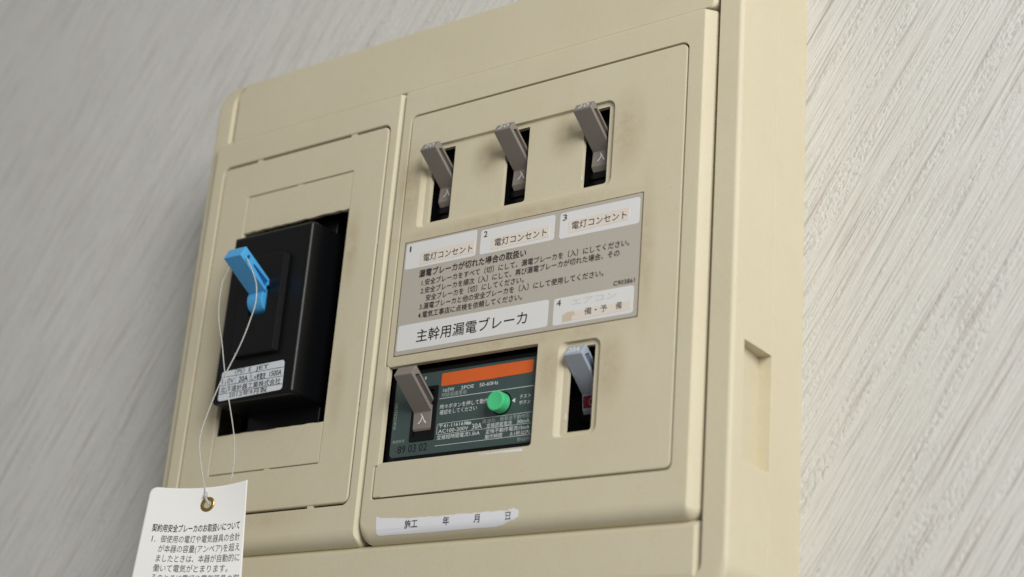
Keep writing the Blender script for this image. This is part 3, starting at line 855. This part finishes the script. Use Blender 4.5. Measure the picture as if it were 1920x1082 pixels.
for j in range(NZ + 1):
    for i in range(NX + 1):
        u, v = TW * i / NX, TH * j / NZ
        if u < rc and v < rc:            # pull the grid onto the rounded top-left corner
            dx, dz = rc - u, rc - v; m_ = max(dx, dz); l_ = math.hypot(dx, dz)
            if l_ > 1e-6: u, v = rc - dx * m_ / l_, rc - dz * m_ / l_
        grid[i, j] = bm.verts.new(tag_P(u / TW, v))
for j in range(NZ):
    for i in range(NX):
        u, v = TW * (i + .5) / NX, TH * (j + .5) / NZ
        if inside(u, v):
            bm.faces.new((grid[i, j], grid[i + 1, j], grid[i + 1, j + 1], grid[i, j + 1]))
bmesh.ops.delete(bm, geom=[q for q in bm.verts if not q.link_faces], context='VERTS')
sheet_o = link('paper_sheet', bm, 'paper', tag, smooth=60, wn=False)
sol = sheet_o.modifiers.new('thick', 'SOLIDIFY'); sol.thickness = 0.28 * S; sol.offset = 0
def tag_frame(s, t):
    p = tag_P(s, t); du = (tag_P(s + .01, t) - tag_P(s - .01, t)).normalized(); dv = (tag_P(s, t - .5) - tag_P(s, t + .5)).normalized()
    n = du.cross(dv).normalized()
    if n.y > 0: n = -n
    return p, du, dv, n
p, du, dv, nn = tag_frame(ec[0], ec[1])
bm = bmesh.new(); R = []
for r, h in ((1.75, -0.35), (1.78, 0.25), (2.0, 0.5), (2.5, 0.62), (3.0, 0.5), (3.3, 0.25), (3.35, 0.1)):
    R.append([bm.verts.new(p + (du * math.cos(2 * math.pi * k / 36) + dv * math.sin(2 * math.pi * k / 36)) * r + nn * h) for k in range(36)])
for A, B in zip(R, R[1:]):
    for k in range(36): bm.faces.new((A[k], A[(k + 1) % 36], B[(k + 1) % 36], B[k]))
link('eyelet', bm, 'brass', tag, wn=False)
def tag_text(b, u0, u1, v, h, bold=0.0, m='ink'):
    def mp(u, w):
        p, _, _, n = tag_frame(u / TW, v - w); return p + n * 0.30
    return link('lettering', text_bm(b, u0, u1, 0, h, mp, bold), m, tag, smooth=0)
tag_text('契約用安全ブレーカのお取扱いについて', 4.5, 46.6, 19.7, 3.2, 0.010)
for k, (b, u0, u1) in enumerate((('御使用の電灯や電気器具の合計', 9.4, 47.0), ('が本器の容量(アンペア)を超え', 9.2, 47.4), ('ましたときは、本器が自動的に', 9.2, 47.6),
                                 ('働いて電気がとまります。', 8.8, 42.6), ('そのときは電灯や電気器具の御', 8.8, 47.9), ('使用容量を減少し、本器の容量', 8.8, 47.9), ('以内で御使用ください。', 8.8, 38.0), ('再び電気を使うときは取手を', 8.8, 44.0))):
    tag_text(b, u0, u1, 24.4 + 4.25 * k, 3.1, 0.0, 'ink_grey')
tag_text('1.', 5.4, 7.2, 24.2, 2.6, 0.0, 'ink_grey')

# nylon thread: from the handle's hole down both sides to the eyelet
thr = thing('nylon_thread', (-63.2, -32, -120), 'thin clear nylon thread looped through the blue handle down to the paper tag', 'thread')
bm = bmesh.new()
B_path = [(-66.0, -31.6, -71.2), (-61.6, -32.6, -71.6), (-58.6, -33.0, -74.5), (-52.8, -32.8, -84.4), (-51.3, -32.6, -92.0), (-52.2, -32.4, -98.6), (-57.2, -32.0, -111.8), (-63.5, -32.0, -123.8), (-67.4, -32.0, -130.3), (-72.1, -32.0, -141.9), (-75.0, -32.0, -152.9), (-73.9, -32.0, -160.5), (-70.0, -32.4, -170.2), (-65.6, -33.6, -177.6), (-63.6, -34.2, -181.8), (-62.9, -33.4, -184.0), (-62.6, -31.2, -185.4)]
tube(bm, B_path, lambda f: 0.31 if f < 0.86 else 0.31 + 0.28 * min(1, (f - .86) / .05), 8)
A_path = [(-72.0, -31.6, -71.5), (-73.6, -31.8, -76.0), (-75.6, -32.0, -81.9), (-75.5, -32.0, -91.9), (-73.5, -32.0, -101.4), (-70.1, -32.0, -110.0), (-65.8, -32.0, -123.5), (-60.4, -31.6, -138.7), (-55.2, -31.0, -153.8), (-53.4, -30.6, -163.3), (-53.6, -30.0, -172.4), (-56.5, -29.4, -178.0), (-61.0, -29.6, -183.4), (-62.6, -30.6, -185.2)]
tube(bm, A_path, 0.26, 8)
link('thread_strand', bm, 'nylon', thr, wn=False)
bm = bmesh.new()
bmesh.ops.create_uvsphere(bm, u_segments=16, v_segments=10, radius=1.0)
for q in bm.verts:
    q.co = Vector((q.co.x * 0.95, q.co.y * 0.9, q.co.z * 1.5)) + Vector((-63.7, -34.2, -181.3))
link('thread_knot', bm, 'nylon', thr, wn=False)
